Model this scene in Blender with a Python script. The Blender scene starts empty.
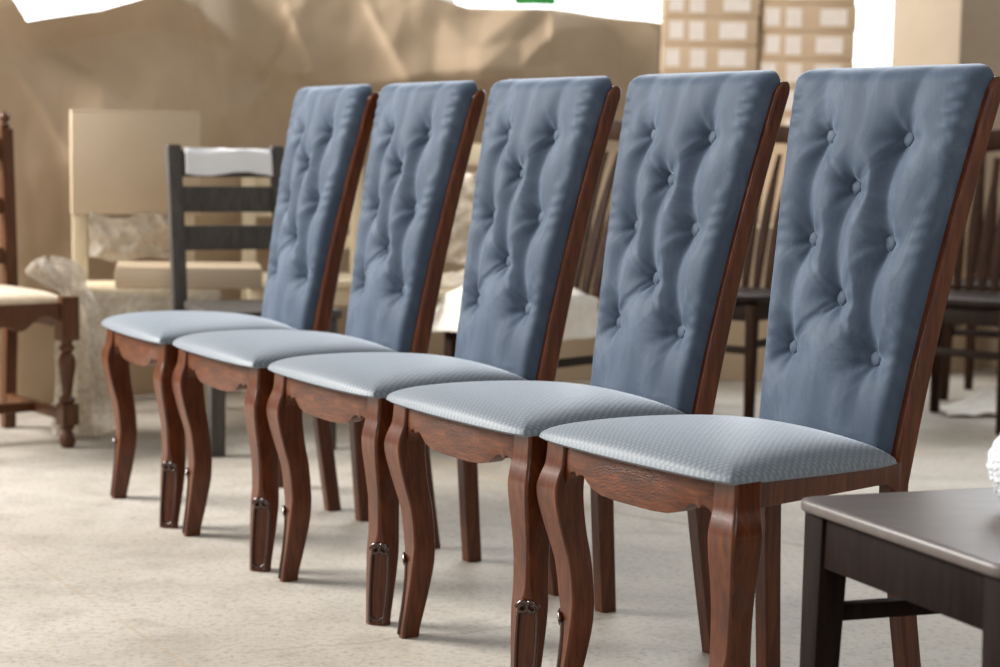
import bpy, bmesh, math, random
import numpy as np
from mathutils import Vector, Matrix, noise
random.seed(7)
PI = math.pi
scene = bpy.context.scene
COL = scene.collection

# ------------------------------------------------------------------ nodes
class NT:
    def __init__(s, name):
        s.m = bpy.data.materials.new(name); s.m.use_nodes = True
        s.t = s.m.node_tree; s.b = s.t.nodes['Principled BSDF']; s.out = s.t.nodes['Material Output']
    def n(s, typ, **k):
        x = s.t.nodes.new(typ)
        for a, v in k.items(): setattr(x, a, v)
        return x
    def l(s, a, b): s.t.links.new(a, b)
    def coord(s, scale=(1, 1, 1), loc=(0, 0, 0), rot=(0, 0, 0)):
        c = s.n('ShaderNodeTexCoord'); mp = s.n('ShaderNodeMapping')
        mp.inputs['Scale'].default_value = scale; mp.inputs['Location'].default_value = loc; mp.inputs['Rotation'].default_value = rot
        s.l(c.outputs['Object'], mp.inputs['Vector']); return mp.outputs['Vector']
    def noise(s, vec, scale, detail=4, rough=.55, dist=0):
        x = s.n('ShaderNodeTexNoise'); x.inputs['Scale'].default_value = scale; x.inputs['Detail'].default_value = detail
        x.inputs['Roughness'].default_value = rough; x.inputs['Distortion'].default_value = dist
        if vec is not None: s.l(vec, x.inputs['Vector'])
        return x.outputs['Fac']
    def ramp(s, fac, stops):
        r = s.n('ShaderNodeValToRGB'); e = r.color_ramp.elements
        while len(e) > 1: e.remove(e[-1])
        for i, (p, c) in enumerate(stops):
            if i == 0: e[0].position = p; el = e[0]
            else: el = e.new(p)
            el.color = (c[0], c[1], c[2], 1) if hasattr(c, '__len__') else (c, c, c, 1)
        s.l(fac, r.inputs['Fac']); return r.outputs['Color']
    def mix(s, fac, a, b, mode='MIX'):
        x = s.n('ShaderNodeMix', data_type='RGBA', blend_type=mode)
        for sock, v in ((x.inputs[0], fac), (x.inputs[6], a), (x.inputs[7], b)):
            if isinstance(v, bpy.types.NodeSocket): s.l(v, sock)
            elif hasattr(v, '__len__'): sock.default_value = (v[0], v[1], v[2], 1)
            else: sock.default_value = v
        return x.outputs[2]
    def math(s, op, a, b=0.0, c=0.0):
        x = s.n('ShaderNodeMath', operation=op)
        for i, v in enumerate((a, b, c)):
            if isinstance(v, bpy.types.NodeSocket): s.l(v, x.inputs[i])
            else: x.inputs[i].default_value = v
        return x.outputs[0]
    def bump(s, h, strength=.3, dist=.002):
        x = s.n('ShaderNodeBump'); x.inputs['Strength'].default_value = strength; x.inputs['Distance'].default_value = dist
        s.l(h, x.inputs['Height']); s.l(x.outputs['Normal'], s.b.inputs['Normal'])
    def set(s, **k):
        for a, v in k.items():
            sock = s.b.inputs[a.replace('_', ' ')]
            if isinstance(v, bpy.types.NodeSocket): s.l(v, sock)
            elif hasattr(v, '__len__') and len(v) == 3: sock.default_value = (*v, 1)
            else: sock.default_value = v

def wood(name, dark, mid, light, rough=.3, coat=.3, grain=(14, 14, 1.3), spec=.5):
    s = NT(name); v = s.coord(grain)
    g = s.noise(v, 6, 6, .65, .6); fine = s.noise(s.coord((grain[0]*6, grain[1]*6, grain[2]*4)), 9, 3, .6)
    c = s.ramp(g, [(.28, dark), (.5, mid), (.72, light)])
    c = s.mix(s.math('MULTIPLY', fine, .55), c, dark, 'MIX')
    s.set(Base_Color=c, Roughness=rough, Coat_Weight=coat, Coat_Roughness=.18)
    s.b.inputs['Specular IOR Level'].default_value = spec
    s.bump(fine, .12, .001); return s.m

def plain(name, col, rough=.6, var=.12, scale=20, **k):
    s = NT(name); f = s.noise(s.coord(), scale, 4)
    d = tuple(c*(1-var) for c in col); li = tuple(min(1, c*(1+var)) for c in col)
    s.set(Base_Color=s.ramp(f, [(.3, d), (.7, li)]), Roughness=rough, **k); return s.m

M = {}
M['mahogany'] = wood('mahogany', (.036, .008, .0022), (.102, .0245, .0058), (.175, .047, .011), .29, .12, spec=.35)
def carved():
    s = NT('carved_mahogany'); v = s.coord((14, 14, 1.3))
    g = s.noise(s.coord((4, 14, 22)), 5, 5, .6, .8)
    c = s.ramp(g, [(.3, (.040, .0092, .0026)), (.55, (.108, .027, .0068)), (.75, (.17, .05, .014))])
    geo = s.coord()
    sep = s.n('ShaderNodeSeparateXYZ'); s.l(geo, sep.inputs[0])
    ex = s.math('DIVIDE', sep.outputs['X'], .115); ez = s.math('DIVIDE', s.math('SUBTRACT', sep.outputs['Z'], .418), .034)
    rr = s.math('ADD', s.math('MULTIPLY', ex, ex), s.math('MULTIPLY', ez, ez))
    mask = s.n('ShaderNodeMapRange'); mask.inputs['From Min'].default_value = 1.1; mask.inputs['From Max'].default_value = .55
    s.l(rr, mask.inputs['Value'])
    w = s.n('ShaderNodeTexWave', wave_type='RINGS', rings_direction='Y'); w.inputs['Scale'].default_value = 55; w.inputs['Distortion'].default_value = 9
    w.inputs['Detail'].default_value = 2; w.inputs['Detail Scale'].default_value = 1.4
    s.l(s.coord((1, 1, 1.0)), w.inputs['Vector'])
    h = s.math('MULTIPLY', s.math('SUBTRACT', w.outputs['Fac'], .5), mask.outputs['Result'])
    c2 = s.mix(s.math('MULTIPLY', s.math('GREATER_THAN', h, .3), .07), c, (.34, .19, .13))
    s.set(Base_Color=c2, Roughness=.34, Coat_Weight=.08, Coat_Roughness=.2); s.b.inputs['Specular IOR Level'].default_value = .35
    s.bump(h, .22, .002); return s.m
M['carved'] = carved()
M['bead'] = wood('dark_carving', (.02, .006, .003), (.05, .014, .006), (.085, .025, .01), .16, .6)
def velvet():
    s = NT('blue_velvet')
    a = s.noise(s.coord((1, 1, .6)), 8, 6, .68, 1.2); b = s.noise(s.coord(), 260, 3, .6)
    c = s.ramp(a, [(.25, (.036, .053, .084)), (.5, (.064, .090, .130)), (.78, (.135, .172, .230))])
    c = s.mix(s.math('MULTIPLY', b, .45), c, (.040, .056, .086))
    s.set(Base_Color=c, Roughness=.62, Sheen_Weight=1.0, Sheen_Roughness=.28)
    s.b.inputs['Sheen Tint'].default_value = (.74, .84, 1.0, 1)
    s.b.inputs['Specular IOR Level'].default_value = .15
    s.bump(b, .2, .001); return s.m
M['velvet'] = velvet()
def jacquard():
    s = NT('seat_jacquard'); v = s.coord()
    sep = s.n('ShaderNodeSeparateXYZ'); s.l(v, sep.inputs[0])
    k = 2*PI/.0112
    sx = s.math('SINE', s.math('MULTIPLY', sep.outputs['X'], k)); sy = s.math('SINE', s.math('MULTIPLY', sep.outputs['Y'], k*.8))
    sz = s.math('SINE', s.math('MULTIPLY', sep.outputs['Z'], k))
    p = s.math('MULTIPLY', sx, s.math('ADD', sy, s.math('MULTIPLY', sz, .35)))
    m = s.n('ShaderNodeMapRange'); m.inputs['From Min'].default_value = -.05; m.inputs['From Max'].default_value = .3
    s.l(p, m.inputs['Value'])
    fine = s.noise(s.coord((1, 1, 1)), 480, 2)
    base = s.mix(s.math('MULTIPLY', fine, .5), (.125, .150, .176), (.085, .104, .126))
    c = s.mix(s.math('MULTIPLY', m.outputs['Result'], .45), base, (.235, .275, .31))
    s.set(Base_Color=c, Roughness=.5, Sheen_Weight=.5, Sheen_Roughness=.4)
    s.b.inputs['Sheen Tint'].default_value = (.8, .88, 1, 1)
    s.b.inputs['Specular IOR Level'].default_value = .35
    s.bump(s.math('ADD', m.outputs['Result'], s.math('MULTIPLY', fine, .5)), .25, .0008); return s.m
M['jacquard'] = jacquard()
def floor_mat(joints):
    s = NT('worn_concrete'); v = s.coord()
    big = s.noise(v, 1.1, 5, .6, .5); mid = s.noise(v, 6, 6, .7, .4); fine = s.noise(v, 70, 5, .75)
    c = s.ramp(big, [(.3, (.355, .318, .268)), (.5, (.44, .40, .345)), (.7, (.51, .475, .42))])
    c = s.mix(s.ramp(mid, [(.48, 0), (.68, .6)]), c, (.285, .255, .215))
    c = s.mix(s.ramp(s.noise(s.coord(loc=(3, 1, 0)), 3.3, 5, .6, 1.2), [(.56, 0), (.75, .6)]), c, (.50, .48, .44))
    c = s.mix(s.ramp(fine, [(.36, .55), (.5, 0)]), c, (.19, .168, .138))
    c = s.mix(s.ramp(s.noise(s.coord(loc=(9, 2, 0)), 2.1, 5, .6, .8), [(.6, 0), (.72, .35)]), c, (.43, .35, .245))
    wob = s.noise(v, 9, 4, .6)
    for (x0, y0, x1, y1, wd, amp, col, st) in joints:
        L = math.hypot(x1-x0, y1-y0); a = math.atan2(y1-y0, x1-x0)
        mp = s.n('ShaderNodeMapping', vector_type='TEXTURE'); mp.inputs['Location'].default_value = (x0, y0, 0); mp.inputs['Rotation'].default_value = (0, 0, a)
        s.l(v, mp.inputs['Vector'])
        sep = s.n('ShaderNodeSeparateXYZ'); s.l(mp.outputs[0], sep.inputs[0])
        d = s.math('ABSOLUTE', s.math('ADD', sep.outputs['Y'], s.math('MULTIPLY', s.math('SUBTRACT', wob, .5), amp)))
        mr = s.n('ShaderNodeMapRange'); mr.inputs['From Min'].default_value = wd; mr.inputs['From Max'].default_value = wd*.3; s.l(d, mr.inputs['Value'])
        ins = s.math('MULTIPLY', s.math('GREATER_THAN', sep.outputs['X'], 0), s.math('LESS_THAN', sep.outputs['X'], L))
        f = s.math('MULTIPLY', s.math('MULTIPLY', mr.outputs['Result'], ins), s.math('MULTIPLY', s.ramp(mid, [(.35, .35), (.6, 1)]), st))
        c = s.mix(f, c, col)
    s.set(Base_Color=c, Roughness=.62); s.b.inputs['Specular IOR Level'].default_value = .3
    s.bump(s.math('ADD', fine, mid), .12, .003); return s.m
def kraft(name, a, b, scale=3):
    s = NT(name); f = s.noise(s.coord(), scale, 5, .6); g = s.noise(s.coord((1, 1, 14)), 40, 3)
    c = s.mix(s.math('MULTIPLY', g, .25), s.ramp(f, [(.3, a), (.7, b)]), a)
    s.set(Base_Color=c, Roughness=.72); s.b.inputs['Specular IOR Level'].default_value = .25
    s.bump(g, .1, .002); return s.m
M['kraft'] = kraft('kraft_paper', (.45, .335, .225), (.52, .40, .28))
M['card'] = kraft('cardboard', (.53, .42, .30), (.60, .485, .355))
M['card_tan'] = kraft('cardboard_tan', (.40, .315, .23), (.46, .37, .275))
M['card_dark'] = kraft('cardboard_brown', (.44, .325, .215), (.52, .395, .275))
M['label'] = plain('paper_label', (.68, .62, .57), .6, .05)
M['tape'] = plain('parcel_tape', (.42, .30, .17), .3, .05)
M['charcoal'] = wood('charcoal_wood', (.048, .043, .038), (.080, .072, .065), (.125, .113, .103), .55, 0, (14, 14, 2), spec=.25)
M['rawwood'] = wood('raw_wood', (.60, .49, .33), (.70, .60, .43), (.76, .67, .51), .6, 0, (10, 10, 2))
M['dark'] = wood('dark_walnut', (.007, .0038, .0032), (.013, .0072, .006), (.022, .0125, .010), .55, 0, spec=.07)
M['darktop'] = wood('dark_walnut_top', (.075, .060, .054), (.10, .082, .074), (.13, .108, .098), .45, .08, (2, 14, 14), spec=.5)
M['windsor'] = wood('brown_beech', (.011, .0045, .0024), (.026, .011, .005), (.060, .025, .010), .6, 0, spec=.08)
M['windsor_dark'] = wood('dark_beech', (.010, .006, .004), (.020, .011, .007), (.036, .020, .013), .45, 0, spec=.2)
M['oak'] = wood('reddish_oak', (.050, .017, .006), (.10, .036, .012), (.15, .058, .02), .38, .1, spec=.3)
M['beige'] = plain('beige_brocade', (.66, .52, .36), .7, .14, 40, Sheen_Weight=.3)
M['paper'] = plain('white_paper', (.84, .85, .88), .65, .03, 8)
M['whitecloth'] = plain('white_wadding', (.70, .66, .59), .8, .06, 30)
M['wall'] = plain('white_plaster', (.75, .73, .68), .8, .04, 4)
M['frame'] = plain('white_window_frame', (.8, .8, .78), .5, .03)
M['green'] = plain('green_plastic', (.03, .30, .06), .4, .1)
def plastic():
    s = NT('clear_plastic_wrap'); f = s.noise(s.coord(), 22, 5, .65, 1.5)
    tr = s.n('ShaderNodeBsdfTransparent'); mx = s.n('ShaderNodeMixShader')
    s.set(Base_Color=s.ramp(f, [(.3, (.66, .575, .46)), (.65, (.73, .66, .56))]), Roughness=.3)
    s.b.inputs['Specular IOR Level'].default_value = .6
    s.l(s.ramp(f, [(.3, .28), (.7, .66)]), mx.inputs[0]); s.l(tr.outputs[0], mx.inputs[1]); s.l(s.b.outputs[0], mx.inputs[2])
    s.l(mx.outputs[0], s.out.inputs['Surface']); s.bump(f, .18, .006); return s.m
M['plastic'] = plastic()
def glass():
    s = NT('frosted_bright_glass'); f = s.noise(s.coord(), .8, 3)
    s.set(Base_Color=(.8, .85, .88), Roughness=.4)
    s.set(Emission_Color=s.ramp(f, [(.35, (.78, .90, .95)), (.65, (1, .97, .92))])); s.b.inputs['Emission Strength'].default_value = 2.0
    return s.m
M['glass'] = glass()
def foam():
    s = NT('white_bubble_foam'); vo = s.n('ShaderNodeTexVoronoi'); vo.inputs['Scale'].default_value = 160; s.l(s.coord(), vo.inputs['Vector'])
    s.set(Base_Color=s.ramp(vo.outputs['Distance'], [(.2, (.70, .71, .72)), (.7, (.50, .53, .56))]), Roughness=.45)
    s.bump(s.math('SUBTRACT', 1, vo.outputs['Distance']), .7, .004); return s.m
M['foam'] = foam()

# ------------------------------------------------------------------ mesh building
class MB:
    def __init__(s): s.v = []; s.f = []
    def add(s, v, f):
        o = len(s.v); s.v += [tuple(p) for p in v]; s.f += [tuple(i+o for i in q) for q in f]; return s
    def hexa(s, b, t):   # four bottom points, four top points, both counter-clockwise from above
        return s.add(list(b)+list(t), [(3, 2, 1, 0), (4, 5, 6, 7), (0, 1, 5, 4), (1, 2, 6, 5), (2, 3, 7, 6), (3, 0, 4, 7)])
    def box(s, x0, x1, y0, y1, z0, z1):
        return s.hexa([(x0, y0, z0), (x1, y0, z0), (x1, y1, z0), (x0, y1, z0)], [(x0, y0, z1), (x1, y0, z1), (x1, y1, z1), (x0, y1, z1)])
    def rings(s, rings, close=True, caps=True):
        n = len(rings[0]); v = [p for r in rings for p in r]; f = []
        for i in range(len(rings)-1):
            for j in range(n if close else n-1):
                k = (j+1) % n; f.append((i*n+j, i*n+k, (i+1)*n+k, (i+1)*n+j))
        if caps: f.append(tuple(reversed(range(n)))); f.append(tuple((len(rings)-1)*n+j for j in range(n)))
        return s.add(v, f)
    def sweep(s, pts, sec, up=(0, 0, 1)):  # sec: list of (a,b) or function(i)->list ; a along side, b along up'
        pts = [Vector(p) for p in pts]; R = []
        for i, p in enumerate(pts):
            t = (pts[min(i+1, len(pts)-1)]-pts[max(i-1, 0)]).normalized()
            side = t.cross(Vector(up))
            side = side.normalized() if side.length > 1e-4 else t.orthogonal().normalized()
            u = side.cross(t)
            q = sec(i) if callable(sec) else sec
            R.append([p+side*a+u*b for a, b in q])
        return s.rings(R)
    def tube(s, pts, r, n=10, up=(0.0, 0.02, 1)):
        return s.sweep(pts, lambda i: [((r(i) if callable(r) else r)*math.cos(2*PI*k/n), (r(i) if callable(r) else r)*math.sin(2*PI*k/n)) for k in range(n)], up)
    def lathe(s, prof, cx=0, cy=0, n=20):
        return s.rings([[(cx+r*math.cos(2*PI*k/n), cy+r*math.sin(2*PI*k/n), z) for k in range(n)] for r, z in prof])
    def grid(s, fn, nu, nv):
        v = [fn(i/nu, j/nv) for j in range(nv+1) for i in range(nu+1)]; w = nu+1
        return s.add(v, [(j*w+i, j*w+i+1, (j+1)*w+i+1, (j+1)*w+i) for j in range(nv) for i in range(nu)])
    def build(s, name, mat, parent=None, bevel=0, seg=2, smooth=True, angle=35, solid=0):
        me = bpy.data.meshes.new(name); me.from_pydata(s.v, [], s.f)
        bm = bmesh.new(); bm.from_mesh(me)
        bmesh.ops.remove_doubles(bm, verts=bm.verts, dist=1e-5)
        bmesh.ops.recalc_face_normals(bm, faces=bm.faces)
        if bevel:
            ed = [e for e in bm.edges if len(e.link_faces) == 2 and e.calc_face_angle(0) > math.radians(30)]
            bmesh.ops.bevel(bm, geom=ed, offset=bevel, segments=seg, profile=.5, affect='EDGES', clamp_overlap=True)
        bm.to_mesh(me); bm.free()
        if smooth:
            me.polygons.foreach_set('use_smooth', [True]*len(me.polygons)); me.set_sharp_from_angle(angle=math.radians(angle))
        me.materials.append(mat)
        o = bpy.data.objects.new(name, me); COL.objects.link(o)
        if parent: o.parent = parent
        if solid:
            md = o.modifiers.new('thickness', 'SOLIDIFY'); md.thickness = solid
        return o

def tag(o, label=None, cat=None, group=None, kind=None):
    for k, v in (('label', label), ('category', cat), ('group', group), ('kind', kind)):
        if v: o[k] = v
    return o
def thing(name, label, cat, loc=(0, 0, 0), rz=0, group=None):
    o = bpy.data.objects.new(name, None); COL.objects.link(o); o.empty_display_size = .1
    o.location = loc; o.rotation_euler = (0, 0, rz); return tag(o, label, cat, group)
def dup(root, loc, rz, label):
    def cp(o, par):
        c = o.copy(); COL.objects.link(c)
        if par: c.parent = par
        for ch in list(o.children): cp(ch, c)
        return c
    r = cp(root, None); r.location = loc; r.rotation_euler = (0, 0, rz); r['label'] = label; return r
def lerp(a, b, t): return a+(b-a)*t
def interp(tab, x):
    if x <= tab[0][0]: return tab[0][1:]
    for p, q in zip(tab, tab[1:]):
        if x <= q[0]:
            t = (x-p[0])/(q[0]-p[0])
            return tuple(lerp(a, b, t) for a, b in zip(p[1:], q[1:]))
    return tab[-1][1:]
def spline(tab, x):   # smooth (Catmull-Rom) interpolation of a table
    n = len(tab)
    if x <= tab[0][0]: return tab[0][1:]
    if x >= tab[-1][0]: return tab[-1][1:]
    for i in range(n-1):
        if x <= tab[i+1][0]: break
    p0, p1, p2, p3 = tab[max(i-1, 0)], tab[i], tab[i+1], tab[min(i+2, n-1)]
    h = p2[0]-p1[0]; t = (x-p1[0])/h; r = []
    for k in range(1, len(p1)):
        m1 = (p2[k]-p0[k])/(p2[0]-p0[0])*h; m2 = (p3[k]-p1[k])/(p3[0]-p1[0])*h
        r.append((2*t**3-3*t*t+1)*p1[k]+(t**3-2*t*t+t)*m1+(-2*t**3+3*t*t)*p2[k]+(t**3-t*t)*m2)
    return tuple(r)

# ------------------------------------------------------------------ blue tufted dining chair
# chair space: front is -y, x to the chair's right as seen from the front, z up
def back_y(z):
    t = (z-.474)/.606
    return lerp(.190, .310, t) - .030*t*(1-t)
def back_w(z):
    t = (z-.474)/.606
    return lerp(.155, .218, t) - .014*t*(1-t)

BUT = [(-.099, .967), (.081, .964), (-.009, .881), (-.096, .788), (.082, .790), (.003, .693), (-.098, .600), (.092, .598)]
VAL = [(0, 3, .016), (3, 6, .015), (1, 4, .019), (4, 7, .018), (2, 5, .017)]      # soft upright valleys
CRE = [(0, 2), (3, 5), (5, 6), (5, 7), (4, 2), (1, 2)]                              # thin slanting creases
def seg(x, z, a, b):
    ax, az = BUT[a]; bx, bz = BUT[b]; ex, ez = bx-ax, bz-az; L = math.hypot(ex, ez)
    s = max(0, min(1, ((x-ax)*ex+(z-az)*ez)/(L*L))); return s, math.hypot(x-ax-ex*s, z-az-ez*s)
def tuft(x, z):
    d = 0.0; s2 = 0.0
    for (bx, bz) in BUT:
        r = math.hypot(x-bx, z-bz); d = max(d, .037*math.exp(-(r/.027)**1.1))
    for a, b, dep in VAL:
        s, r = seg(x+.012*math.sin(PI*min(1, max(0, (z-BUT[b][1])/(BUT[a][1]-BUT[b][1])))), z, a, b); q = abs(2*s-1)
        d = max(d, (dep+.014*q**1.8)*math.exp(-(r/.027)**1.6)); s2 += dep*.35*math.exp(-(r/.04)**2)
    for k, (a, b) in enumerate(CRE):
        s, r = seg(x, z, a, b); w = 1.0 if k < 4 else .55; q = abs(2*s-1)
        d = max(d, w*(.006+.015*q**1.5)*math.exp(-(r/.016)**1.4))
        d += w*.0034*math.exp(-((r-.0055)/.0038)**2)*(.15+q**1.2)
    for i, (tx, tz, dep) in {0: (-.125, 1.10, .012), 1: (.110, 1.10, .014), 6: (-.085, .48, .006), 7: (.085, .48, .008)}.items():
        bx, bz = BUT[i]; s = max(0, min(1, (z-bz)/(tz-bz))); xx = lerp(bx, tx, s)
        if (z-bz)*(tz-bz) >= 0: d = max(d, (dep*(1-s)**.6+.014*(1-s)**5)*math.exp(-(abs(x-xx)/.026)**1.6))
    for i in (6, 7):   # short pull folds towards the nearer side edge
        bx, bz = BUT[i]; sg = -1 if bx < 0 else 1; s = (x-bx)/(sg*.075)
        if 0 <= s <= 1: d = max(d, .015*(1-s)**1.4*math.exp(-(abs(z-(bz-(.04 if sg > 0 else -.02)*s))/.012)**1.5))
    for i, (bx, bz) in enumerate(BUT):   # fine creases radiating from the buttons
        dx, dz = x-bx, z-bz; r = math.hypot(dx, dz)
        if .012 < r < .08:
            a = math.atan2(dz, dx); d += .0016*math.sin(a*6+i*1.7)*math.exp(-((r-.028)/.022)**2)
    return d*1.12+s2*.8
def panel_front(u, t):   # u in -1..1, t in 0..1
    z = lerp(.445, 1.089, t); w = back_w(min(z, 1.08)); x = u*w
    au = abs(u); e = max(0, 1-max(0, (au-.80)/.20)**3.2)**.5
    et = max(0, 1-max(0, (t-.95)/.05)**2.4)**.5; eb = max(0, 1-max(0, (.04-t)/.04)**3)**.5
    h = .036*e*et*eb + .024*(1-au**2.0)*math.sin(PI*min(1, max(0, t*.93+.04)))**.4*et
    h -= tuft(x, z)*max(0, 1-max(0, (au-.72)/.28)**2)*et*eb
    edge = math.exp(-((au-.86)/.07)**2); h += .0022*edge*math.sin(z*150+4*math.sin(z*31)+u)*(.2+.8*t*t)
    h += .0022*noise.noise(Vector((x*14, z*9, 3)))*e
    if t > .9: z -= .020*((t-.9)/.1)**1.5*max(0, (au-.80)/.20)**3
    y = back_y(min(z, 1.085))+.023-max(h, 0.0)
    return (x, y, z)
def make_backrest(parent):
    NU, NV = 150, 214
    us = [math.sin((i/NU-.5)*PI*.98)/math.sin(.49*PI)*.45+(i/NU*2-1)*.55 for i in range(NU+1)]
    mb = MB(); v = []
    for j in range(NV+1):
        t = j/NV; t = t+.02*math.sin(2*PI*t)*-1 if False else t
        for u in us: v.append(panel_front(u, t))
    w = NU+1
    f = [(j*w+i, j*w+i+1, (j+1)*w+i+1, (j+1)*w+i) for j in range(NV) for i in range(NU)]
    n0 = len(v)     # flat back of the panel
    for j in range(NV+1):
        z = lerp(.445, 1.058, j/NV)
        for u in (-1, 1): v.append((u*back_w(min(z, 1.08))*.985, back_y(z)+.032, z))
    for j in range(NV):
        a, b = n0+2*j, n0+2*j+2
        f.append((a+1, a, b, b+1))
        f.append((j*w, (j+1)*w, b, a)); f.append((j*w+NU, a+1, b+1, (j+1)*w+NU))
    f.append(tuple(list(range(NV*w, NV*w+w))[::-1]+[n0+2*NV, n0+2*NV+1])[::-1])
    f.append(tuple(list(range(0, w))+[n0+1, n0]))
    mb.add(v, f)
    o = mb.build('backrest', M['velvet'], parent, angle=70)
    for bx, bz in BUT:
        z = bz; w_ = back_w(z); p = Vector(panel_front(bx/w_, (bz-.445)/.644)); 
        nrm = Vector((0, -1, .19)).normalized(); ux = Vector((1, 0, 0)); uz = ux.cross(nrm)*-1
        b = MB(); R = []
        for r, hh in ((.0126, -.014), (.0128, -.002), (.0134, .002), (.0132, .0042), (.0116, .0066), (.0065, .0078), (.0008, .0081)):
            R.append([p+nrm*(hh+.0065)+ux*(r*math.cos(a*PI/10))+uz*(r*math.sin(a*PI/10)) for a in range(20)])
        b.rings(R); b.build('button', M['velvet'], o, angle=60)
    return o

def corner_section(a, co, ci):   # square a x a, outer corner (+,+) chamfered by co, others by ci; held flat beside the edges
    h = a/2; P = []
    def cham(cx, cy, c, d0, d1):
        g = .0018
        for k in (c+g, c): P.append((cx*h-d0[0]*k, cy*h-d0[1]*k))
        for k in (c, c+g): P.append((cx*h-d1[0]*k, cy*h-d1[1]*k))
    cham(1, 1, co, (0, 1), (1, 0)); cham(-1, 1, ci, (-1, 0), (0, 1)); cham(-1, -1, ci, (0, -1), (-1, 0)); cham(1, -1, ci, (1, 0), (0, -1))
    return P
LEG = [(0, .0035, .0375, .021), (.02, .0017, .0385, .0225), (.06, -.005, .0425, .026), (.11, -.0128, .0468, .027), (.145, -.0172, .0485, .0235), (.165, -.019, .0475, .0135), (.185, -.0200, .0465, .0065),
       (.25, -.0135, .0475, .004), (.30, -.001, .052, .0038), (.345, .0085, .058, .0038), (.372, .0108, .060, .0038), (.392, .0075, .057, .0038), (.415, .001, .0525, .0035), (.457, -.002, .051, .0035)]
def leg_center(sx, z):
    s = spline(LEG, z)[0]; k = z/.457
    return Vector((sx*(lerp(.2035, .2115, k)+s*.7071), -(lerp(.195, .192, k)+s*.7071), z))
def make_front_leg(sx, parent):
    mb = MB(); R = []; N = 64
    for i in range(N+1):
        z = .457*i/N; s, a, co = spline(LEG, z); c = leg_center(sx, z)
        sec = corner_section(a, co, .003)
        ring = [c+Vector((sx*p, -q, 0)) for p, q in sec]
        R.append(ring if sx > 0 else ring[::-1])
    mb.rings(R); o = mb.build('leg', M['mahogany'], parent, angle=50)
    # carved bead: an upside-down U with curled ends along the chamfered outer face
    def facet(z, q, out=.0005):
        s, a, co = spline(LEG, z); c = leg_center(sx, z); h = a/2
        p0 = Vector((h-co, h)); p1 = Vector((h, h-co)); p = p0.lerp(p1, q)+Vector((1, 1))*out*.7
        return c+Vector((sx*p.x, -p.y, 0))
    b = MB(); zt = .146
    for q in (.03, .97):
        b.tube([facet(.006+(zt-.006)*i/20, q) for i in range(21)], .0038, 8)
    b.tube([facet(.010+.006*(1-math.sin(PI*i/10)), .06+.88*i/10, .001) for i in range(11)], .0026, 8)
    for sg in (-1, 1):    # scroll at the head
        pts = []
        for i in range(25):
            a = i/24*2.6*PI; r = .0125*(1-.62*i/24)
            qq = .5+sg*(.02+.40*(1-i/24)*abs(math.cos(a*.5))**.3); 
            pts.append(facet(zt+.004+r*math.sin(a), .5+sg*(.28+.36*(r/.0125)*math.cos(a)), .0025+.0018*i/24))
        b.tube(pts, lambda i: .0042-.001*i/24, 8)
    b.tube([facet(zt+.004+.010*math.sin(PI*i/12), .02+.96*i/12, .002) for i in range(13)], .0036, 8)
    tag(b.build('leg_carving', M['bead'], o, angle=70), 'dark beaded carving with a scroll')
    return o
def post_pt(sx, z):
    if z >= .38: zz = max(z, .40); return Vector((sx*(back_w(zz)-.001), back_y(zz)+.032, z))
    k = (.40-z)/.40; p = Vector((sx*(back_w(.40)-.001), back_y(.40)+.032, z))
    return Vector((lerp(p.x, sx*.174, k**1.1), lerp(p.y, .252, k**1.2), z))
def make_post(sx, parent):
    mb = MB(); zs = [0, .003]+[.38*i/14 for i in range(1, 14)]+[.38, .40, .43, .46]+[.46+.585*i/16 for i in range(1, 17)]+[1.055, 1.061, 1.065, 1.067]
    R = []
    for z in zs:
        c = post_pt(sx, z); w = lerp(.034, .026, min(1, max(0, (z-.40)/.6))); d = lerp(.036, .041, min(1, max(0, 1-abs(z-.45)/.45)))
        d = lerp(d, .032, max(0, (z-.6)/.48))
        if z > 1.046: k = (z-1.046)/.021; d *= max(.35, math.sqrt(max(0, 1-k*k*.85))); w *= lerp(1, .8, k*k)
        ch = .004
        hw, hd = w/2, d/2
        sec = [(-hw+ch, -hd), (hw-ch, -hd), (hw, -hd+ch), (hw, hd-ch), (hw-ch, hd), (-hw+ch, hd), (-hw, hd-ch), (-hw, -hd+ch)]
        R.append([c+Vector((p, q, 0)) for p, q in sec])
    return mb.rings(R).build('back_post', M['mahogany'], parent, angle=40)

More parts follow.
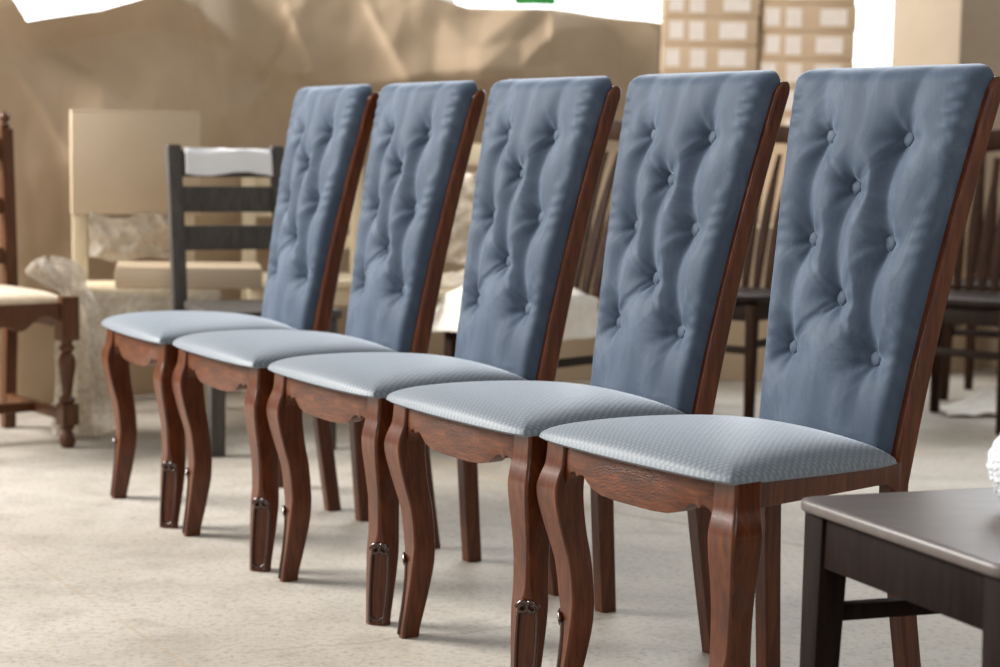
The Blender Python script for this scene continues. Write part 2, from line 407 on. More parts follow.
def seat_w(y): return lerp(.251, .180, min(1, max(0, (y+.236)/.43)))-.0042*max(0, -y/.236)-.004*max(0, y/.19)
def make_seat(parent):
    N = 64; mb = MB(); v = []
    ss = [math.sin((i/N-.5)*PI)*.6+(i/N*2-1)*.4 for i in range(N+1)]
    def P(u, w):
        y0 = -.236-.014*(1-u*u); y1 = .192
        y = lerp(y0, y1, (w+1)/2); x = u*seat_w(y)
        r = (abs(u)**9+abs(w)**9)
        e = max(0, 1-min(1, max(abs(u), abs(w))**6))**.5
        # round the plan corners
        k = 1-.028*(abs(u)*abs(w))**8
        x *= k; y = y*(k if w < 0 else 1)
        rise = -.018*(w+1)/2
        z = .4575+rise+.030*e*(.72+.28*(1-abs(u)**3*abs(w)**3))+.024*(1-u*u)**.75*(1-w*w)**.75
        return (x, y, z)
    for b in ss:
        for a in ss: v.append(P(a, b))
    W = N+1; f = [(j*W+i, j*W+i+1, (j+1)*W+i+1, (j+1)*W+i) for j in range(N) for i in range(N)]
    n0 = len(v)     # underside, slightly inset so the cushion edge reads round
    ring = [(i, 0) for i in range(N)]+[(N, j) for j in range(N)]+[(N-i, N) for i in range(N)]+[(0, N-j) for j in range(N)]
    for i, j in ring:
        x, y, z = P(ss[i], ss[j]); v.append((x*.972, y*.972, z-.0045))
    L = len(ring)
    for q in range(L):
        a = ring[q]; b = ring[(q+1) % L]
        f.append((a[1]*W+a[0], n0+q, n0+(q+1) % L, b[1]*W+b[0]))
    f.append(tuple(n0+q for q in range(L)))
    mb.add(v, f); return mb.build('seat', M['jacquard'], parent, angle=60)

def apron_front(parent):
    half = .197
    prof = [(-1, .362), (-.975, .372), (-.95, .384), (-.92, .397), (-.885, .4045), (-.84, .4085), (-.80, .4095), (-.785, .404), (-.765, .403), (-.745, .4075), (-.70, .4085), (-.67, .4065), (-.63, .400), (-.55, .390), (-.42, .3835), (-.22, .381), (0, .381)]
    prof = prof+[(-x, z) for x, z in prof[-2::-1]]
    mb = MB(); n = 110; m = 8; F = []; B = []
    for i in range(n+1):
        u = -1+2*i/n; x = u*half; zb = interp(prof, u)[0]; b = .016*(1-u*u)**.5
        row = []
        for j in range(m+1):
            t = j/m; z = lerp(zb, .4575, t)
            row.append((x, -.207-b*(.55+.45*math.cos((t-.45)*2.2)), z))
        F.append(row); B.append([(x, -.188, lerp(zb, .4575, j/m)) for j in range(m+1)])
    R = [F[i]+B[i][::-1] for i in range(n+1)]
    return mb.rings(R).build('front_apron', M['carved'], parent, angle=45)
def apron_side(sx, parent):
    mb = MB(); R = []; n = 30
    for i in range(n+1):
        t = i/n; y = lerp(-.185, .205, t); x = sx*lerp(.212, .160, t)
        zt = .4578-.018*t
        zb = .408-.036*max(0, 1-t/.10)**2-.030*max(0, (t-.88)/.12)**2
        R.append([(x-.010, y, zb), (x+.010, y, zb), (x+.010, y, zt), (x-.010, y, zt)])
    return mb.rings(R).build('side_apron', M['mahogany'], parent, bevel=.0015)
def make_blue_chair(name):
    t = thing(name, None, 'chair', group='blue tufted dining chairs in a row')
    make_seat(t); make_backrest(t); apron_front(t)
    for sx in (-1, 1): make_front_leg(sx, t); make_post(sx, t); apron_side(sx, t)
    MB().box(-.148, .148, .194, .212, .395, .440).build('rear_apron', M['mahogany'], t, bevel=.002)
    return t
POSES = [(-.7265, 4.6275, -1.065), (-.4575, 4.2010, -1.025), (-.1738, 3.7753, -1.005), (.1079, 3.3479, -.9985), (.3940, 2.9455, -.960)]
LAB = ['blue tufted dining chair at the far left end of the row, farthest from the camera',
       'blue tufted dining chair second from the far left end of the row',
       'blue tufted dining chair standing in the middle of the row of five',
       'blue tufted dining chair second from the near right end of the row',
       'nearest blue tufted dining chair, at the right end of the row beside the dark stool']
proto = make_blue_chair('dining_chair')
for i, ((x, y, th), lab) in enumerate(zip(POSES, LAB)):
    if i == 0: proto.location = (x, y, 0); proto.rotation_euler = (0, 0, th); proto['label'] = lab
    else: dup(proto, (x, y, 0), th, lab)

# ------------------------------------------------------------------ dark stool in the foreground
def make_stool():
    P = [Vector((.416, 2.512, 0)), Vector((.600, 2.092, 0)), Vector((1.000, 2.232, 0)), Vector((.835, 2.650, 0))]
    c = sum(P, Vector())/4
    t = thing('stool', 'low dark brown wooden stool with a smooth glossy top in the near right corner', 'stool', c)
    q = [p-c for p in P]
    def inset(d):
        r = []
        for i in range(4):
            a = (q[i-1]-q[i]).normalized(); b = (q[(i+1) % 4]-q[i]).normalized(); r.append(q[i]+(a+b)*d)
        return r
    # top with rounded corners
    mb = MB(); ring = []
    for i in range(4):
        a = (q[i-1]-q[i]).normalized(); b = (q[(i+1) % 4]-q[i]).normalized(); r = .032
        for k in range(7):
            s = k/6; ring.append(q[i]+a*r*(1-s)**2+b*r*s**2)
    R = []
    for dz, d in ((.443, .003), (.4445, .001), (.448, 0), (.454, .0), (.4575, .0012), (.4592, .0035), (.460, .007), (.460, .02)):
        R.append([p*(1-d/p.length)+Vector((0, 0, dz)) for p in ring])
    mb.rings(R).build('stool_top', M['darktop'], t, angle=50)
    o = inset(.011); L = .046
    for i in range(4):
        a = (o[i-1]-o[i]).normalized(); b = (o[(i+1) % 4]-o[i]).normalized()
        def quad(z, k): return [o[i]+Vector((0, 0, z)), o[i]+b*L*k+Vector((0, 0, z)), o[i]+(a+b)*L*k+Vector((0, 0, z)), o[i]+a*L*k+Vector((0, 0, z))]
        MB().hexa(quad(0, .72), quad(.4425, 1)).build('leg', M['dark'], t, bevel=.003)
    ap = inset(.016)
    for i in range(4):
        a, b = ap[i], ap[(i+1) % 4]; d = (b-a).normalized(); n = Vector((-d.y, d.x, 0)) if True else None
        if n.dot(-a) < 0: n = -n
        A, B = a+d*.036, b-d*.036
        MB().hexa([A+Vector((0, 0, .368)), B+Vector((0, 0, .368)), B+n*.02+Vector((0, 0, .368)), A+n*.02+Vector((0, 0, .368))],
                  [A+Vector((0, 0, .4425)), B+Vector((0, 0, .4425)), B+n*.02+Vector((0, 0, .4425)), A+n*.02+Vector((0, 0, .4425))]).build('apron', M['dark'], t, bevel=.002)
    for i in (1, 3):   # side stretchers
        a, b = ap[i], ap[(i+1) % 4]; d = (b-a).normalized(); n = Vector((-d.y, d.x, 0))
        if n.dot(-a) < 0: n = -n
        A, B = a+d*.034+n*.008, b-d*.034+n*.008; up = Vector((0, 0, 1))
        MB().hexa([A+up*.288, B+up*.288, B+n*.02+up*.288, A+n*.02+up*.288], [A+up*.312, B+up*.312, B+n*.02+up*.312, A+n*.02+up*.312]).build('stretcher', M['dark'], t, bevel=.002)
    return t
make_stool()
mb = MB()      # white bubbly bundle standing on the stool
R = []
for j in range(33):
    t = j/32; z = .145*t; r = .090*(math.sin(PI*(.16+.80*t))**.55)
    R.append([((r+.006*noise.noise(Vector((math.cos(a)*2.2, math.sin(a)*2.2, t*3))) + .0035*abs(math.sin(a*19)*math.sin(z*190)))*math.cos(a), (r+.006*noise.noise(Vector((math.cos(a)*2.2, math.sin(a)*2.2, t*3)))+.0035*abs(math.sin(a*19)*math.sin(z*190)))*math.sin(a), z) for a in [2*PI*k/120 for k in range(120)]])
o = mb.rings(R).build('foam_bundle', M['foam'], angle=80); o.location = (.762, 2.43, .4605)
tag(o, 'white bubbly packing bundle lying on the dark stool at the right edge', 'packing')

# ------------------------------------------------------------------ ladder-back chairs (charcoal, raw wood)
def ladder_chair(name, label, mat, loc, rz, w=.40, wb=.36, d=.40, sh=.44, H=.92, slats=((.86, .06), (.76, .07), (.655, .07)), pw=.042, lean=.07, group=None):
    t = thing(name, label, 'chair', loc, rz, group)
    hy = d/2
    MB().hexa([(-w/2-.01, -hy-.015, sh-.028), (w/2+.01, -hy-.015, sh-.028), (wb/2-.005, hy-.02, sh-.028), (-wb/2+.005, hy-.02, sh-.028)],
              [(-w/2-.01, -hy-.015, sh), (w/2+.01, -hy-.015, sh), (wb/2-.005, hy-.02, sh), (-wb/2+.005, hy-.02, sh)]).build('seat', mat, t, bevel=.006)
    for sx in (-1, 1):
        x = sx*(w/2-pw/2); MB().box(x-pw/2, x+pw/2, -hy, -hy+pw, 0, sh-.029).build('leg', mat, t, bevel=.003)
        mb = MB(); R = []
        for z in (0, sh*.5, sh, sh+.12, lerp(sh, H, .6), H-.01, H):
            y = hy+.01+(.03*(1-z/sh) if z < sh else lean*((z-sh)/(H-sh))**1.2)
            k = pw/2*(1 if z < H else .85); x = sx*wb/2
            R.append([(x-k, y-.016, z), (x+k, y-.016, z), (x+k, y+.016, z), (x-k, y+.016, z)])
        mb.rings(R).build('back_post', mat, t, bevel=.003)
        x = sx*(w/2-.02); xb = sx*(wb/2)
        MB().hexa([(x-.01, -hy+pw, sh-.09), (x+.01, -hy+pw, sh-.09), (xb+.01, hy-.006, sh-.09), (xb-.01, hy-.006, sh-.09)],
                  [(x-.01, -hy+pw, sh-.03), (x+.01, -hy+pw, sh-.03), (xb+.01, hy-.006, sh-.03), (xb-.01, hy-.006, sh-.03)]).build('side_rail', mat, t, bevel=.002)
    MB().box(-w/2+pw, w/2-pw, -hy+.004, -hy+.024, sh-.09, sh-.03).build('front_rail', mat, t, bevel=.002)
    for zc, hh in slats:
        y = hy+.01+lean*((zc-sh)/(H-sh))**1.2; n = 12; R = []; hw = wb/2-pw/2+.002
        for i in range(n+1):
            u = -1+2*i/n; yy = y+.012*(1-u*u)
            R.append([(u*hw, yy-.008, zc-hh/2), (u*hw, yy+.008, zc-hh/2), (u*hw, yy+.008+.008, zc+hh/2), (u*hw, yy-.008+.008, zc+hh/2)])
        MB().rings(R).build('slat', mat, t, bevel=.002)
    return t
CH = ladder_chair('ladder_back_chair', 'charcoal wooden ladder-back chair behind the row, white paper over its top rail', M['charcoal'],
                  (-.765, 5.60, 0), .47, w=.40, wb=.345, d=.40, sh=.435, H=.925, slats=((.865, .085), (.752, .082), (.630, .078)), pw=.045)
CHM = Matrix.Translation((-.765, 5.60, 0)) @ Matrix.Rotation(.47, 4, 'Z')
mb = MB()
def pap(u, v):
    x = lerp(-.142, .146, u); s = v*.165-.082   # drapes over the rail: front flap, fold, rear flap
    yc = .18+.01+.07*((.90-.435)/.49)**1.2; z = .9145-abs(s)+.004*noise.noise(Vector((x*22, s*30, 1))); 
    y = yc+.005+ (.012*(1-(x/.15)**2)) + (math.copysign(min(1, abs(s)/.012), s))*(.0135+.003*abs(s)/.08)+.004*noise.noise(Vector((x*18, s*20, 7)))
    if s < 0: y -= .006*(abs(s)/.08); z -= .006*math.sin(u*7)
    return CHM @ Vector((x, y, z))
o = mb.grid(pap, 30, 24).build('paper_cover', M['paper'], angle=80, solid=.0015); tag(o, 'sheet of white paper folded over the top rail of the charcoal chair', 'paper')

RAW = 'unfinished pale wood chairs behind the row'
D1p = Vector((-1.195, 6.0, 0)); D1r = .30; D3p = Vector((-.16, 6.17, 0))
ladder_chair('unfinished_chair', 'unfinished pale wood chair with a cardboard sleeve over its back, far left', M['rawwood'], D1p, D1r, w=.45, wb=.36, d=.40, sh=.46, H=1.0, slats=((.93, .07), (.82, .06), (.655, .045)), pw=.05, lean=.02, group=RAW)
ladder_chair('unfinished_chair', 'unfinished pale wood chair seen between the two farthest blue backrests', M['rawwood'], (-.69, 6.50, 0), .2, w=.45, wb=.40, d=.40, sh=.46, H=.86, slats=((.81, .075), (.69, .06), (.57, .05)), pw=.05, lean=.06, group=RAW)
ladder_chair('unfinished_chair', 'unfinished pale wood chair seen between the second and middle blue backrests', M['rawwood'], D3p, .1, w=.45, wb=.40, d=.40, sh=.46, H=.945, slats=((.905, .075), (.68, .05)), pw=.05, lean=.06, group=RAW)

def local(p, r): return Matrix.Translation(p) @ Matrix.Rotation(r, 4, 'Z')
# cardboard sleeve over the back of the first unfinished chair: open at the bottom
def carton(name, label, mat, loc, rz, sx, sy, sz, cat='box', group=None, tape=True, tilt=0):
    t = thing(name, label, cat, loc, rz, group)
    MB().box(-sx/2, sx/2, -sy/2, sy/2, 0, sz).build('carton', mat, t, bevel=.006)
    fl = MB().box(-sx/2+.003, sx/2-.003, -sy/2+.003, -.0015, sz, sz+.004).build('flap', mat, t, bevel=.001)
    MB().box(-sx/2+.003, sx/2-.003, .0015, sy/2-.003, sz, sz+.004).build('flap', mat, t, bevel=.001)
    if tape:
        MB().box(-sx/2-.001, sx/2+.001, -.025, .025, sz+.004, sz+.0046).build('tape', M['tape'], t)
    return t
mt = local(D1p, D1r)
c = mt @ Vector((.008, .231, .683))
t = thing('cardboard_sleeve', 'flat buff cardboard sleeve pulled over the back of an unfinished chair', 'cardboard', c, D1r)
W, Dp, Hh = .430, .085, .345
for nm, bb in (('front_panel', (-W/2, W/2, -Dp/2, -Dp/2+.006, 0, Hh)), ('rear_panel', (-W/2, W/2, Dp/2-.006, Dp/2, 0, Hh)), ('side_panel', (-W/2, -W/2+.006, -Dp/2+.006, Dp/2-.006, 0, Hh)),
               ('side_panel', (W/2-.006, W/2, -Dp/2+.006, Dp/2-.006, 0, Hh)), ('top_panel', (-W/2, W/2, -Dp/2, Dp/2, Hh, Hh+.006))):
    MB().box(*bb).build(nm, M['card'], t, bevel=.0025)
# flat carton lying on the seat of that chair, plastic over it
c = mt @ Vector((.150, -.07, .4605)); carton('flat_carton', 'flat tan carton lying on the seat of the sleeved unfinished chair', M['card'], c, D1r-.12, .47, .28, .064)
def crumple(p, a=.02, s=9, seed=0): 
    q = Vector(p)*s+Vector((seed, seed*1.7, 0)); return a*(abs(noise.noise(q))*1.6+.5*abs(noise.noise(q*2.3))-.5)
# clear plastic bag hanging beside the chair
mb = MB(); R = []
for j in range(61):
    t = j/60; z = .03+.55*t
    rx, ry, cx = spline([(0, .085, .075, .0), (.2, .080, .08, .005), (.5, .072, .075, .0), (.72, .062, .06, -.004), (.82, .036, .036, -.02), (.88, .06, .05, -.055), (.94, .082, .06, -.085), (.985, .05, .04, -.10), (1, .012, .012, -.105)], t)
    ring = []
    for k in range(72):
        a = 2*PI*k/72; p = Vector((math.cos(a), math.sin(a), 0))
        d = .010*math.sin(a*7+2*math.sin(t*3))+.006*math.sin(a*13+t*6)+.014*noise.noise(Vector((p.x*2, p.y*2, t*5)))+.004*noise.noise(Vector((p.x*7, p.y*7, t*12)))
        d *= min(1, rx/.06)
        ring.append(Vector((cx+p.x*(rx+d), p.y*(ry+d), z+.012*math.sin(a*3+1)*t)))
    R.append(ring)
o = mb.rings(R).build('plastic_bag', M['plastic'], angle=85); o.location = (-1.325, 5.70, -.022)
tag(o, 'crumpled clear plastic bag bunched up beside the sleeved unfinished chair', 'bag')
def drape(name, label, cat, mat, loc, rz, sx, sy, zt, drop, amp, seed, n=60, flare=.25):
    mb = MB(); ext = drop
    def fn(u, v):
        x = (u*2-1)*(sx/2+ext); y = (v*2-1)*(sy/2+ext)
        dx = max(0, abs(x)-sx/2); dy = max(0, abs(y)-sy/2); d = max(dx, dy)
        X = math.copysign(min(abs(x), sx/2)+dx*flare, x); Y = math.copysign(min(abs(y), sy/2)+dy*flare, y)
        q = Vector((x*7+seed, y*7, seed)); nz = noise.noise(q)+.5*abs(noise.noise(q*2.1))
        fold = math.sin((x+y*.6)*26+seed)*.012*min(1, d/.06)
        z = zt-d*.95+amp*nz*(1 if d < .001 else .3)+.03*(1-(2*min(abs(x), sx/2)/sx)**2)*(1-(2*min(abs(y), sy/2)/sy)**2)
        X += fold*(1 if dx > dy else .3)+.010*noise.noise(q*1.7); Y += fold*(1 if dy > dx else .3)+.010*noise.noise(q*1.9)
        return (X, Y, z)
    o = mb.grid(fn, n, n).build(name, mat, angle=85, solid=.002); o.location = loc; o.rotation_euler = (0, 0, rz); return tag(o, label, cat)
drape('plastic_sheet', 'clear plastic sheet spread over the seat of the unfinished chair between blue backrests', 'plastic', M['plastic'], D3p+Vector((0, -.04, 0)), .1, .38, .30, .475, .07, .03, 4, flare=.1)
def wrap(label, loc, rz, x0, x1, y, z0, z1, seed, amp=.05):      # a crumpled upright piece of plastic wrap
    def fn(u, v):
        x = lerp(x0, x1, u); z = lerp(z0, z1, v); return Vector((x, y+crumple((x, z, 0), amp, 7, seed), z+.01*math.sin(u*9+seed)))
    o = MB().grid(fn, 40, 30).build('plastic_wrap', M['plastic'], angle=85, solid=.002); o.location = loc; o.rotation_euler = (0, 0, rz); tag(o, label, 'plastic')
wrap('grey cloudy plastic wrap hanging on the back of an unfinished chair, mid picture', D3p, .1, -.22, .22, .185, .53, .85, 5)
wrap('cloudy plastic wrap across the open back below the flat cardboard sleeve', D1p, D1r, -.15, .15, .190, .53, .68, 8, .03)
wrap('cloudy plastic wrap hanging down the front of the sleeved unfinished chair', D1p, D1r, -.20, .23, -.250, .25, .445, 12, .03)

# ------------------------------------------------------------------ spindle-back brown chairs
def windsor(name, label, loc, rz, mat, matseat, group='brown slat-back chairs at the back right'):
    t = thing(name, label, 'chair', loc, rz, group)
    mb = MB(); R = []; n = 48
    for z, k in ((.418, .90), (.424, .965), (.434, 1), (.444, 1), (.450, .975), (.4515, .9)):
        ring = []
        for i in range(n):
            a = 2*PI*i/n; ca, sa = math.cos(a), math.sin(a); e = .42
            x = math.copysign(abs(ca)**e, ca)*.215*(1 if sa < 0 else .93); y = math.copysign(abs(sa)**e, sa)*.21
            ring.append((x*k, y*k, z))
        R.append(ring)
    mb.rings(R).build('seat', matseat, t, angle=50)
    for sx in (-1, 1):
        for sy in (-1, 1):
            x, y = sx*.178, sy*.172; k, q = .019, .0145
            b = [(x-q+sx*.006, y-q+sy*.012, 0), (x+q+sx*.006, y-q+sy*.012, 0), (x+q+sx*.006, y+q+sy*.012, 0), (x-q+sx*.006, y+q+sy*.012, 0)]
            MB().hexa(b, [(x-k, y-k, .419), (x+k, y-k, .419), (x+k, y+k, .419), (x-k, y+k, .419)]).build('leg', mat, t, bevel=.003)
        MB().box(sx*.178-.010, sx*.178+.010, -.152, .152, .362, .419).build('apron', matseat, t, bevel=.002)
        MB().box(-.158, .158, sx*.172-.010, sx*.172+.010, .362, .419).build('apron', matseat, t, bevel=.002)
        MB().box(sx*.180-.009, sx*.180+.009, -.158, .158, .270, .296).build('stretcher', matseat, t, bevel=.002)
    MB().box(-.160, .160, -.183, -.165, .250, .276).build('stretcher', matseat, t, bevel=.002)
    H = 1.0
    def bp(u, z):
        s = (z-.44)/(H-.44); return Vector((u*lerp(.155, .205, s), .165+.10*s*s+.06*s+.02*(1-u*u)*s, z))
    for u in (-1, 1):
        R = []
        for i in range(13):
            z = lerp(.445, .955, i/12); c = bp(u, z); R.append([c+Vector((.016*math.cos(2*PI*k/10), .013*math.sin(2*PI*k/10), 0)) for k in range(10)])
        MB().rings(R).build('back_post', mat, t)
    for k in range(6):
        u = -.72+1.44*k/5; R = []
        for i in range(15):
            z = lerp(.445, .925, i/14); c = bp(u, z); w = lerp(.008, .019, math.sin(PI*min(1, .15+.85*i/14))**1.2)
            R.append([c+Vector((x*w, y*.005, 0)) for x, y in ((-1, -1), (1, -1), (1, 1), (-1, 1))])
        MB().rings(R).build('slat', mat, t, bevel=.0015)
    R = []
    for i in range(25):
        u = -1.1+2.2*i/24; z = .955+.045*(1-(u/1.1)**2); c = bp(u, .96); hh = .036*(1-.55*abs(u/1.1)**3)
        R.append([(c.x, c.y-.011, z-hh), (c.x, c.y+.011, z-hh), (c.x, c.y+.014, z+hh*.8), (c.x, c.y-.006, z+hh*.8)])
    MB().rings(R).build('crest_rail', mat, t, bevel=.004)
    return t
windsor('slat_back_chair', 'brown slat-back chair behind the nearest blue backrest, at the right edge', (1.64, 6.30, 0), -.585, M['windsor'], M['windsor_dark'])
windsor('slat_back_chair', 'brown slat-back chair seen between the two nearest blue backrests', (.80, 6.34, 0), -.60, M['windsor'], M['windsor_dark'])
windsor('slat_back_chair', 'brown slat-back chair half hidden behind the one at the right edge', (1.95, 6.95, 0), -.5, M['windsor'], M['windsor_dark'])
windsor('slat_back_chair', 'brown slat-back chair with white wadding spread over its seat', (.10, 5.66, 0), -.75, M['windsor'], M['windsor_dark'])
drape('wadding_cover', 'white padded wadding spread over the seat of a brown slat-back chair', 'cloth', M['whitecloth'], (.06, 5.60, 0), -.75, .40, .26, .485, .13, .03, 9)

# ------------------------------------------------------------------ turned-leg chair at the left edge
def turned_chair():
    t = thing('turned_leg_chair', 'reddish brown chair with turned front legs and beige seat at the left edge', 'chair', (-1.605, 5.50, 0), .67)
    hw = .21; hy = .205
    for sx in (-1, 1):
        mb = MB(); x = sx*hw; y = -hy
        mb.lathe([(.017, 0), (.024, .012), (.026, .022), (.018, .04), (.014, .052), (.022, .058), (.022, .066), (.019, .070)], x, y)
        mb.box(x-.026, x+.026, y-.026, y+.026, .07, .135)
        mb.lathe([(.019, .135), (.025, .142), (.025, .150), (.015, .160), (.017, .185), (.0215, .215), (.026, .245), (.0275, .262), (.022, .282), (.015, .292), (.024, .300), (.024, .309), (.017, .318), (.0205, .330)], x, y)
        mb.box(x-.028, x+.028, y-.028, y+.028, .33, .462)
        mb.build('leg', M['oak'], t, angle=40)
        R = []
        for z in (0, .2, .42, .55, .75, .95, .965):
            yy = hy+.012+(.03*(1-z/.42) if z < .42 else .030*((z-.42)/.545)**1.3); k = .019
            R.append([(sx*.213-k, yy-.018, z), (sx*.213+k, yy-.018, z), (sx*.213+k, yy+.018, z), (sx*.213-k, yy+.018, z)])
        mb = MB(); mb.rings(R)
        mb.lathe([(.010, .965), (.016, .972), (.016, .978), (.009, .984), (.015, .992), (.017, 1.0), (.014, 1.01), (.006, 1.018), (.002, 1.02)], sx*.213, hy+.042, 14)
        mb.build('back_post', M['oak'], t, bevel=0)
        MB().box(sx*.20-.011, sx*.20+.011, -hy+.02, hy+.0, .085, .118).build('stretcher', M['oak'], t, bevel=.002)
        MB().box(sx*.205-.011, sx*.205+.011, -hy+.022, hy, .365, .445).build('side_apron', M['oak'], t, bevel=.002)
    R = []
    for i in range(25):
        u = -1+2*i/24; zb = .385-.03*math.cos(u*PI*1.0)*.6+.012*math.cos(u*PI*3); x = u*.184
        R.append([(x, -hy-.018, zb), (x, -hy+.004, zb), (x, -hy+.004, .445), (x, -hy-.018, .445)])
    MB().rings(R).build('front_apron', M['oak'], t, bevel=.0015)
    MB().box(-.172, .172, hy-.005, hy+.015, .365, .445).build('rear_apron', M['oak'], t, bevel=.002)
    MB().box(-.19, .19, -.01, .015, .087, .116).build('cross_stretcher', M['oak'], t, bevel=.002)
    for zc, hh in ((.90, .075), (.72, .05), (.56, .05)):
        yy = hy+.012+.030*((zc-.42)/.545)**1.3; R = []
        for i in range(17):
            u = -1+2*i/16; a = .02*(1-u*u); tp = hh/2+.018*(1-u*u)
            R.append([(u*.194, yy-.008+a, zc-hh/2), (u*.194, yy+.008+a, zc-hh/2), (u*.194, yy+.012+a, zc+tp), (u*.194, yy-.004+a, zc+tp)])
        MB().rings(R).build('slat', M['oak'], t, bevel=.002)
    mb = MB(); n = 40; v = []
    def P(u, w):
        e = (max(0, 1-abs(u)**8)*max(0, 1-abs(w)**8))**.5; x = u*lerp(.212, .178, (w+1)/2); y = w*.205
        return (x, y-.008, .445+.030*e+.012*(1-u*u)*(1-w*w))
    for j in range(n+1):
        for i in range(n+1): v.append(P(math.sin((i/n-.5)*PI), math.sin((j/n-.5)*PI)))
    W = n+1; f = [(j*W+i, j*W+i+1, (j+1)*W+i+1, (j+1)*W+i) for j in range(n) for i in range(n)]
    ring = list(range(0, n))+[j*W+n for j in range(n)]+[n*W+n-i for i in range(n)]+[(n-j)*W for j in range(n)]
    f.append(tuple(ring[::-1])); mb.add(v, f); mb.build('seat_cushion', M['beige'], t, angle=60)
turned_chair()

# ------------------------------------------------------------------ kraft paper, cartons
path = [(-3.3, 5.9, 1.62), (-2.1, 6.15, 1.50), (-1.76, 6.28, 1.46), (-1.70, 6.30, 1.41), (-1.672, 6.31, 1.338), (-1.56, 6.42, 1.365), (-1.435, 6.50, 1.393), (-1.30, 6.62, 1.445), (-1.0, 6.90, 1.58), (-.6, 7.02, 1.60), (-.33, 7.08, 1.52), (-.15, 7.14, 1.475), (.2, 7.22, 1.475), (.57, 7.34, 1.45), (.63, 7.36, 1.44)]
mb = MB(); NU, NV = 300, 120
tot = [0]
for a, b in zip(path, path[1:]): tot.append(tot[-1]+math.hypot(b[0]-a[0], b[1]-a[1]))
tab = [(s, *p) for s, p in zip(tot, path)]
rk = random.Random(11)
def facets(n, m, amp): return [[rk.uniform(-1, 1)*amp for _ in range(m+2)] for _ in range(n+2)], [[rk.random() < .5 for _ in range(m+2)] for _ in range(n+2)]
def facet_val(tb, x, y):   # crumpled paper: flat triangles between random heights
    H, D = tb; i = int(math.floor(x)) % (len(H)-1); j = int(math.floor(y)) % (len(H[0])-1); a = x-math.floor(x); b = y-math.floor(y)
    h00, h10, h01, h11 = H[i][j], H[i+1][j], H[i][j+1], H[i+1][j+1]
    if D[i][j]:
        return h00+(h10-h00)*a+(h11-h10)*b if a > b else h00+(h11-h01)*a+(h01-h00)*b
    return h00+(h10-h00)*a+(h01-h00)*b if a+b < 1 else h11+(h01-h11)*(1-a)+(h10-h11)*(1-b)
FOLDS = [(-1.15, 1.55, -.98, .85, .05, .10), (-.84, 1.46, -.715, 1.21, .045, .035), (-.715, 1.21, -.775, 1.19, .04, .03), (.17, 1.5, .22, 1.1, .04, .05), (-1.70, 1.15, -1.45, .75, .06, .08),
         (-1.0, 1.05, -.80, 1.40, -.05, .10), (-.55, 1.5, -.30, 1.05, .05, .12), (-1.62, 1.25, -1.30, 1.05, -.05, .10)]
def folds(x, z):    # single long folds: sharp on one side, fading out on the other
    d = 0
    for x0, z0, x1, z1, dep, wd in FOLDS:
        ex, ez = x1-x0, z1-z0; L = math.hypot(ex, ez); a = ((x-x0)*ex+(z-z0)*ez)/L/L; r = ((x-x0)*-ez+(z-z0)*ex)/L
        k = max(0, 1-max(0, abs(a-.5)-.35)/.25)
        d += dep*k*(math.exp(-r/wd) if r > 0 else math.exp(r/.02))
    return d
F1 = facets(14, 8, 1); F2 = facets(40, 20, 1)
def kraft_pt(u, v):
    s = u*tot[-1]; x, y, top = interp(tab, s)
    hgt = top; back = .25
    L = v*(hgt+back)
    if L < hgt: z = L; off = 0
    else: z = hgt; off = L-hgt
    wx = .22*noise.noise(Vector((s*1.3, L*1.3, 0))); wy = .22*noise.noise(Vector((s*1.3, L*1.3, 9)))
    d = .15*facet_val(F1, (s+wx)*2.1+L*.5, (L+wy)*2.2+.3)+.028*facet_val(F2, (s+wy)*6.5-L*1.5, (L+wx)*6.0)
    d += .05*noise.noise(Vector((s*1.2, L*1.1, 4)))+.006*noise.noise(Vector((s*9, L*9, 1)))
    d += .6*folds(x, L)
    d *= min(1, .25+v*2)
    z += .008*noise.noise(Vector((s*3, 0, 0)))*min(1, v*2) - off*.15
    return (x, y-d+.05+off*.9-.10*(1-v)**3, max(z, .002))
mb.grid(kraft_pt, NU, NV)
o = mb.build('kraft_paper_sheet', M['kraft'], angle=50, solid=.002); tag(o, 'long crumpled brown kraft paper sheet hung up behind all the chairs', 'paper')

def flat_box(loc, rz, label, sx=.466, sy=.34, sz=.134, k=0):
    t = thing('carton_box', label, 'box', loc, rz, 'stacked cartons with white labels')
    MB().box(-sx/2, sx/2, -sy/2, sy/2, 0, sz-.004).build('carton', M['card_dark'], t, bevel=.007)
    MB().box(-sx/2+.004, sx/2-.004, -sy/2+.004, sy/2-.004, sz-.004, sz).build('lid', M['card_dark'], t, bevel=.001)
    for (a, b, c, d) in ((.05, .20, .20, .84), (.28, .44, .16, .84), (.60, .88, .22, .82)):
        j = .02*math.sin(k*2.3+a*9)
        MB().box(lerp(-sx/2, sx/2, a+j), lerp(-sx/2, sx/2, b+j), -sy/2-.0012, -sy/2-.0002, sz*c, sz*d).build('label', M['label'], t)
    return t
for (cx, base, n, side, rz) in ((1.012, 1.042, 5, 'left', -.03), (1.490, .98, 6, 'right', -.05)):
    carton('tall_carton', 'tall brown carton standing under the %s stack of labelled boxes' % side, M['card_dark'], (cx, 9.18, 0), rz, .46, .40, base-.0055, tape=False)
    for k in range(n):
        r = n-1-k
        pos = ['topmost', 'second from the top', 'third from the top', 'fourth from the top', 'fifth from the top', 'lowest'][r]
        flat_box((cx+.003*math.sin(k*2.1), 9.17, base+k*.1342), rz+.012*math.sin(k*3.7), 'flat carton with white labels, %s in the %s stack' % (pos, side), k=k)
carton('wardrobe_carton', 'very tall plain cardboard carton with its corner forward, top right', M['card_tan'], (1.976, 7.99, 0), .66, .46, .37, 1.95, tape=False)
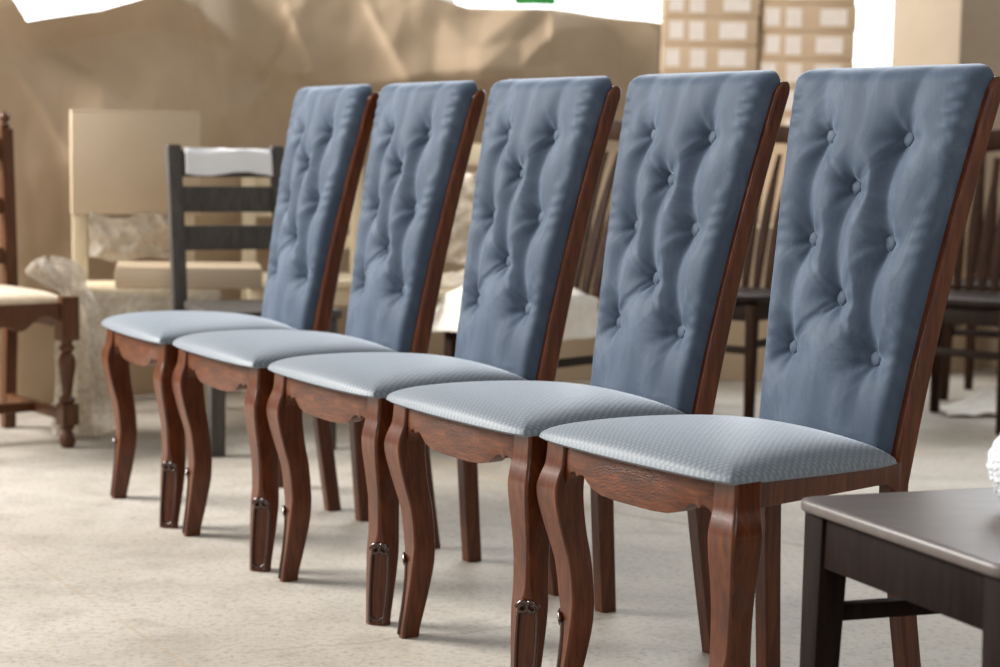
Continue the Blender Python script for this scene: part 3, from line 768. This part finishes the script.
carton('low_carton', 'low brown carton on the floor behind the chair between the nearest backrests', M['card_dark'], (1.02, 7.55, 0), .1, .62, .40, .62)
carton('low_carton', 'low brown carton on the floor behind the slat-back chairs at the right edge', M['card'], (2.38, 7.62, 0), -.2, .50, .40, .66)
mb = MB()
def scrap(u, v): return (1.60+.20*u+.02*v, 6.42+.22*v, .006+.02*abs(noise.noise(Vector((u*2, v*2, 4))))+.12*max(0, u*.9-.2)*v)
o = mb.grid(scrap, 16, 12).build('paper_scrap', M['whitecloth'], angle=70, solid=.002); tag(o, 'pale scrap of paper lying on the floor under the right slat-back chairs', 'paper')

# ------------------------------------------------------------------ the room
JT = [(-1.53, 4.77, -.20, 2.62, .006, .012, (.36, .28, .19), .5), (-.86, 3.88, .62, 4.72, .0035, .004, (.33, .28, .22), .7),
      (-.25, 5.46, .245, 4.68, .020, .07, (.40, .31, .19), .75), (.245, 4.68, 1.5, 3.65, .018, .06, (.30, .24, .16), .85),
      (-.47, 3.28, .3, 3.6, .008, .10, (.26, .23, .19), .6)]
o = MB().add([(-7, -1, 0), (9, -1, 0), (9, 12, 0), (-7, 12, 0)], [(0, 1, 2, 3)]).build('floor', floor_mat(JT)); tag(o, kind='structure')
o = MB().box(-7, 9, 12, 12.25, 0, 1.15).build('wall_back', M['wall']); tag(o, kind='structure')
o = MB().box(-7, 9, 12, 12.25, 3.45, 4.4).build('trim_1', M['wall']); tag(o, kind='structure')
xs = [-7, -3.7, -.4, 2.95, 6.2, 9]
for i in range(5):
    x0, x1 = xs[i]+.07, xs[i+1]-.07
    w = thing('window_%d' % (i+1), None, None, (0, 0, 0)); tag(w, kind='structure')
    MB().box(x0, x1, 12.1, 12.12, 1.22, 3.40).build('pane', M['glass'], w)
    mb = MB()
    mb.box(xs[i], x0, 12.02, 12.2, 1.15, 3.45); mb.box(x1, xs[i+1], 12.02, 12.2, 1.15, 3.45); mb.box(x0, x1, 12.02, 12.2, 1.15, 1.22); mb.box(x0, x1, 12.02, 12.2, 3.40, 3.45)
    mb.box(x0, x1, 12.05, 12.16, 2.28, 2.33); mb.build('window_frame', M['frame'], w)
t = thing('banner', 'small green banner hanging before the bright window at the top edge', 'banner', (.188, 11.85, 1.836))
MB().grid(lambda u, v: (lerp(-.135, .135, u), .012*math.sin(u*9+v*2), v*1.53), 16, 20).build('cloth', M['green'], t, angle=80, solid=.002)
MB().tube([(-.16, 0, 1.54), (.16, 0, 1.54)], .012, 10).build('rod', M['frame'], t)
for sx in (-.12, .12): MB().tube([(sx, 0, 1.54), (sx, .19, 1.56)], .006, 8).build('bracket', M['frame'], t)

# ------------------------------------------------------------------ light
w = bpy.data.worlds.new('hall_light'); scene.world = w; w.use_nodes = True
bg = w.node_tree.nodes['Background']; bg.inputs['Color'].default_value = (1.0, .965, .92, 1); bg.inputs['Strength'].default_value = .35
def area(name, loc, target, sx, sy, power, col):
    l = bpy.data.lights.new(name, 'AREA'); l.shape = 'RECTANGLE'; l.size = sx; l.size_y = sy; l.energy = power; l.color = col
    o = bpy.data.objects.new(name, l); COL.objects.link(o); o.location = loc
    o.rotation_euler = (Vector(target)-Vector(loc)).to_track_quat('-Z', 'Y').to_euler()
area('left_daylight', (-6.0, 5.2, 3.6), (0, 3.7, .5), 3.0, 2.2, 800, (1, .97, .93))
area('back_daylight', (1.5, 9.5, 4.2), (.2, 4, .4), 4.5, 2.0, 170, (.92, .96, 1))

# ------------------------------------------------------------------ camera
cd = bpy.data.cameras.new('camera'); cam = bpy.data.objects.new('camera', cd); COL.objects.link(cam)
cd.sensor_width = 36; cd.lens = 65.33; cd.clip_end = 100
cam.matrix_world = Matrix.Translation((0, 0, .9457)) @ Matrix.Rotation(PI/2-.10438, 4, 'X') @ Matrix.Rotation(.0178, 4, 'Z')
cd.dof.use_dof = True; cd.dof.focus_distance = 3.05; cd.dof.aperture_fstop = 4.0
scene.camera = cam
scene.view_settings.view_transform = 'Standard'
area('front_fill', (2.2, -2.2, 3.0), (0, 4, .6), 2.5, 2.0, 50, (1, .97, .93))  # added fill lamp with no visible source, brightens front and right-hand faces
scene.view_settings.exposure = .42
